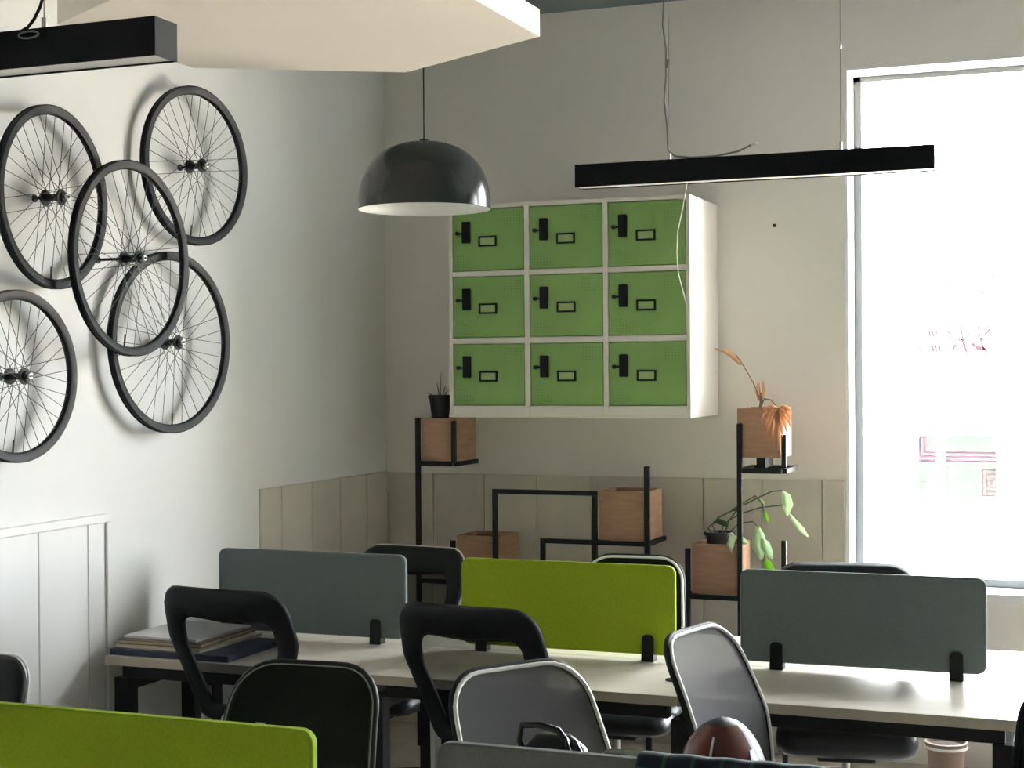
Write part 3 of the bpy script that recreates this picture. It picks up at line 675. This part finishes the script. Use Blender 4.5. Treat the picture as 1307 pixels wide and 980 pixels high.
def net_chair(label, loc, rz, group, top=1.03, net='net_grey', hw=.215, rec=.42, lean=.16, edge='silver_edge', edge_r=.006, arms=False, H=.47, tagm=False, hb=.20):
    t = thing('office_chair', label, 'chair', loc, rz, group)
    zb = top-H*.955; f = back_map(rec, .30, zb, lean); N = 64
    outer = resample(rpoly([(-hb+.03, 0), (hb-.03, 0), (hw+.005, .20), (hw-.02, H), (-hw+.02, H), (-hw-.005, .20)], [.07, .07, .12, .10, .10, .12], 6), N)
    MB().tube([f(u, v, .008) for u, v in outer], .011, 8, closed=True).build('back_frame', 'black_plastic', t, smooth='all')
    MB().tube([f(u, v, -.004) for u, v in outer], edge_r, 6, closed=True).build('edge_trim', edge, t, smooth='all')
    m = MB(); cen = Vector((0, H*.5))
    m.loft([[f(*(cen+(Vector(p)-cen)*s), 0) for p in outer] for s in (1.0, .8, .6, .4, .2, .03)], cap=False)
    m.f.append(tuple(range(len(m.v)-N, len(m.v))))
    m.build('net', net, t, smooth='all')
    p0 = Vector(f(0, .05, .03)); p1 = Vector(f(0, .20, .03))
    MB().tube([(0, -.08, .375), (0, -.20, .40), (0, p0.y-.02, .50), (0, p0.y, p0.z), tuple(p1)], [.022, .022, .020, .018, .012], 10).build('back_spine', 'black_plastic', t, smooth='all')
    if tagm:
        c = f(-.10*tagm, H-.16, -.004); B(-.012, .012, -.001, .003, -.02, .02).build('hang_tag', 'grey_plastic', t, loc=c)
    chair_base(t, arms=arms)
    return t
GA, GB, GC = 'chairs on the near side of the far desks', 'chairs on the window side of the far desks', 'chairs on the far side of the near desks'
def at_back(bx, by, rz, back=.30):
    """seat position when the top of the back is at (bx, by)"""
    return (bx - math.sin(rz)*back, by + math.cos(rz)*back, 0)
ring_chair('black open ring back chair at the desk with papers', at_back(.675, 4.40, R(-6)), R(-6), GA, top=1.045)
ring_chair('black open ring back chair pulled up before the green screen', at_back(1.552, 4.38, R(-8)), R(-8), GA, top=1.036)
net_chair('grey mesh chair turned sideways before the right grey screen', at_back(2.315, 4.40, R(-103)), R(-103), GA, top=.99)
ring_chair('black open ring back chair behind the left grey screen', at_back(.62, 6.05, R(176)), R(176), GB, top=1.003, silver=True, knob=False)
net_chair('mesh chair with pale edging hidden behind the green screen', at_back(1.60, 6.02, R(184)), R(184), GB, top=.992, net='net_dark', arms=True)
ring_chair('black chair behind the right grey screen before the window', at_back(2.462, 5.90, R(190)), R(190), GB, top=1.022, knob=False, seat_z=.530, seat_th=1.6, arms=False)
net_chair('solid black mesh chair just behind the near green screen', at_back(1.53, 3.42, R(-176)), R(-176), GC, top=1.012, net='net_dark', edge='wire_grey', edge_r=.002, tagm=-1, hw=.205, hb=.23)
net_chair('grey mesh chair with pale rim just behind the near grey screen', at_back(2.05, 3.60, R(-124)), R(-124), GC, top=1.008, hb=.225)
ring_chair('black chair cut off at the left edge above the near green screen', at_back(.41, 3.50, R(178)), R(178), GC, top=.975, silver=True, knob=False)
net_chair('dark mesh chair cut off at the right edge of the photo', at_back(3.385, 4.35, R(180)), R(180), GA, top=.90, net='net_dark', edge='black_plastic')

# ------------------------------------------------------------------ things on the near desk
t = thing('motorcycle_helmet', 'black helmet with dark red shiny visor on the near desk', 'helmet', (2.695, 3.02, .7505))
def hel(ph, th, o=0.0):
    r_ = max(.02, math.cos(ph))
    return ((.092+o)*r_*math.cos(th), (.125+o)*r_*math.sin(th), max(0, .150 + (.160+o)*math.sin(ph)))
MB().loft([[hel(R(-62+k*(150.5/16)), 2*PI*j/28) for j in range(28)] for k in range(17)]).build('shell', 'helmet_black', t, smooth='all')
MB().loft([[hel(R(-10+k*9.8), R(a_), .004) for a_ in range(-158, -21, 8)] for k in range(9)], cap=False, wrap=False).build('visor', 'visor', t, smooth='all')
MB().loft([[hel(R(14+k*7), R(-40+k*3+j*(24-k*4)/4), .006) for j in range(5)] for k in range(5)], cap=False, wrap=False).build('painted_highlight', 'frame_white', t, smooth='all')  # bright reflection on the visor put in as a white patch
MB().loft([[hel(R(20+k*6), R(a_), .0065) for a_ in (-92, -88)] for k in range(7)], cap=False, wrap=False).build('visor_ridge', 'silver_edge', t, smooth='all')
for s in (-1, 1): MB().tube([(s*.088, -.02, .16), (s*.103, -.02, .16)], .018, 16).build('visor_pivot', 'grey_plastic', t, smooth=True)
MB().tube([(.097*math.cos(2*PI*k/28)*.55, .125*math.sin(2*PI*k/28)*.55, .006) for k in range(28)], .008, 8, closed=True).build('rim_trim', 'grey_plastic', t, smooth='all')

t = thing('shoulder_bag', 'glossy black bag with curled straps behind the near grey screen', 'bag', (2.39, 2.88, .7505))
rings = []
for z, sx, sy in ((0, .085, .05), (.04, .10, .065), (.14, .095, .06), (.22, .080, .045), (.262, .062, .03), (.285, .035, .015)):
    rings.append([(sx*math.copysign(abs(math.cos(a))**.7, math.cos(a))*(1+.05*math.sin(3*a+z*30)), sy*math.copysign(abs(math.sin(a))**.7, math.sin(a))*(1+.08*math.sin(4*a+z*20)), z) for a in [2*PI*k/28 for k in range(28)]])
MB().loft(rings).build('body', 'bag_black', t, smooth='all')
MB().tube([(-.045, -.02, .23), (-.062, -.03, .275), (-.055, -.03, .305), (-.02, -.03, .308), (.02, -.03, .300), (.045, -.03, .27)], .007, 8).build('carry_handle', 'bag_black', t, smooth='all')
MB().tube([(.035, -.03, .285), (.05, -.05, .265), (.075, -.06, .22), (.09, -.06, .17), (.10, -.06, .10), (.10, -.05, .03)], .005, 8).build('strap', 'bag_black', t, smooth='all')
MB().tube([(.05, -.02, .28), (.07, -.04, .26), (.10, -.05, .22), (.118, -.05, .16), (.12, -.05, .08), (.115, -.04, .02)], .005, 8).build('strap', 'bag_black', t, smooth='all')

t = thing('briefcase', 'flat black case standing behind the near grey screen', 'bag', (2.61, 2.80, .7505))
B(-.095, .095, -.03, .03, 0, .282).build('body', 'bag_black', t, bevel=.012)
B(-.094, .094, -.031, .031, .205, .212).build('zip', 'black_metal', t, bevel=.001)

# plaid jacket draped over the near grey screen
nx, npf = 40, 30
vs, uv, fs = [], [], []
for i in range(nx+1):
    x = 2.655 + .345*i/nx
    for j in range(npf+1):
        s = j/npf*.60 - .30
        fold = .010*math.sin(i*.55)+.006*math.sin(i*1.3+1)
        if abs(s) < .03: y = s*.75; z = 1.083 + .003*math.cos(s/.03*1.5) + .001*math.sin(i*.8)
        else:
            k = abs(s)-.03; y = math.copysign(.024 + .012*min(1, k*8) + fold*min(1, k*6), s); z = 1.083-k
        vs.append((x-2.83, y, z-.75)); uv.append((x, s+.3))
for i in range(nx):
    for j in range(npf):
        a = i*(npf+1)+j; fs.append((a, a+1, a+npf+2, a+npf+1))
jm = bpy.data.meshes.new('jacket'); jm.from_pydata(vs, [], fs); jm.materials.append(MATS['plaid'])
ul = jm.uv_layers.new(name='UVMap')
for p in jm.polygons:
    for li in p.loop_indices: ul.data[li].uv = uv[jm.loops[li].vertex_index]
jm.polygons.foreach_set('use_smooth', [True]*len(jm.polygons))
t = thing('plaid_jacket', 'dark green and navy plaid jacket draped over the near grey screen', 'jacket', (2.83, 2.585, .75))
jo = bpy.data.objects.new('cloth', jm); C.objects.link(jo); jo.parent = t
md = jo.modifiers.new('thick', 'SOLIDIFY'); md.thickness = .004

# ------------------------------------------------------------------ things under the far desks
t = thing('floor_planter', 'round brown plant pot with dry soil on the floor under the right desk', 'plant pot', (2.79, 6.3, 0))
MB().lathe([(0, 0), (.060, 0), (.072, .255), (.080, .258), (.082, .285), (.075, .288), (.070, .27), (0, .27)], 28).build('pot', 'pot_brown', t, smooth=True)
MB().lathe([(0, .276), (.04, .277), (.071, .272)], 24).build('soil', 'soil', t, smooth=True)
MB().lathe([(.0735, .262), (.0835, .262), (.0835, .272), (.0735, .272)], 28).build('rim_band', 'silver_edge', t, smooth=True)
t = thing('plastic_bag', 'pale lavender plastic bag standing on the floor under the green screen desk', 'bag', (1.86, 6.20, 0))
rings = []
for z, s in ((0, .09), (.05, .11), (.2, .105), (.32, .085), (.38, .05), (.42, .02)):
    rings.append([(s*math.cos(a)*(1+.12*math.sin(3*a+z*9)), s*.8*math.sin(a)*(1+.12*math.sin(5*a+z*13)), z) for a in [2*PI*k/24 for k in range(24)]])
MB().loft(rings).build('body', 'bag_lavender', t, smooth='all')
for s in (-1, 1): MB().tube([(s*.015, 0, .40), (s*.04, 0, .45), (s*.03, 0, .49), (s*.008, 0, .43)], .006, 6).build('handle', 'bag_lavender', t, smooth='all')
# screw in the wall
sc_ = MB().tube([(1.968, YB, 2.403), (1.968, YB-.012, 2.403)], .008, 10).build('wall_screw', 'black_metal', smooth=True)
tag(sc_, 'dark screw in the bare back wall right of the lockers', 'screw')
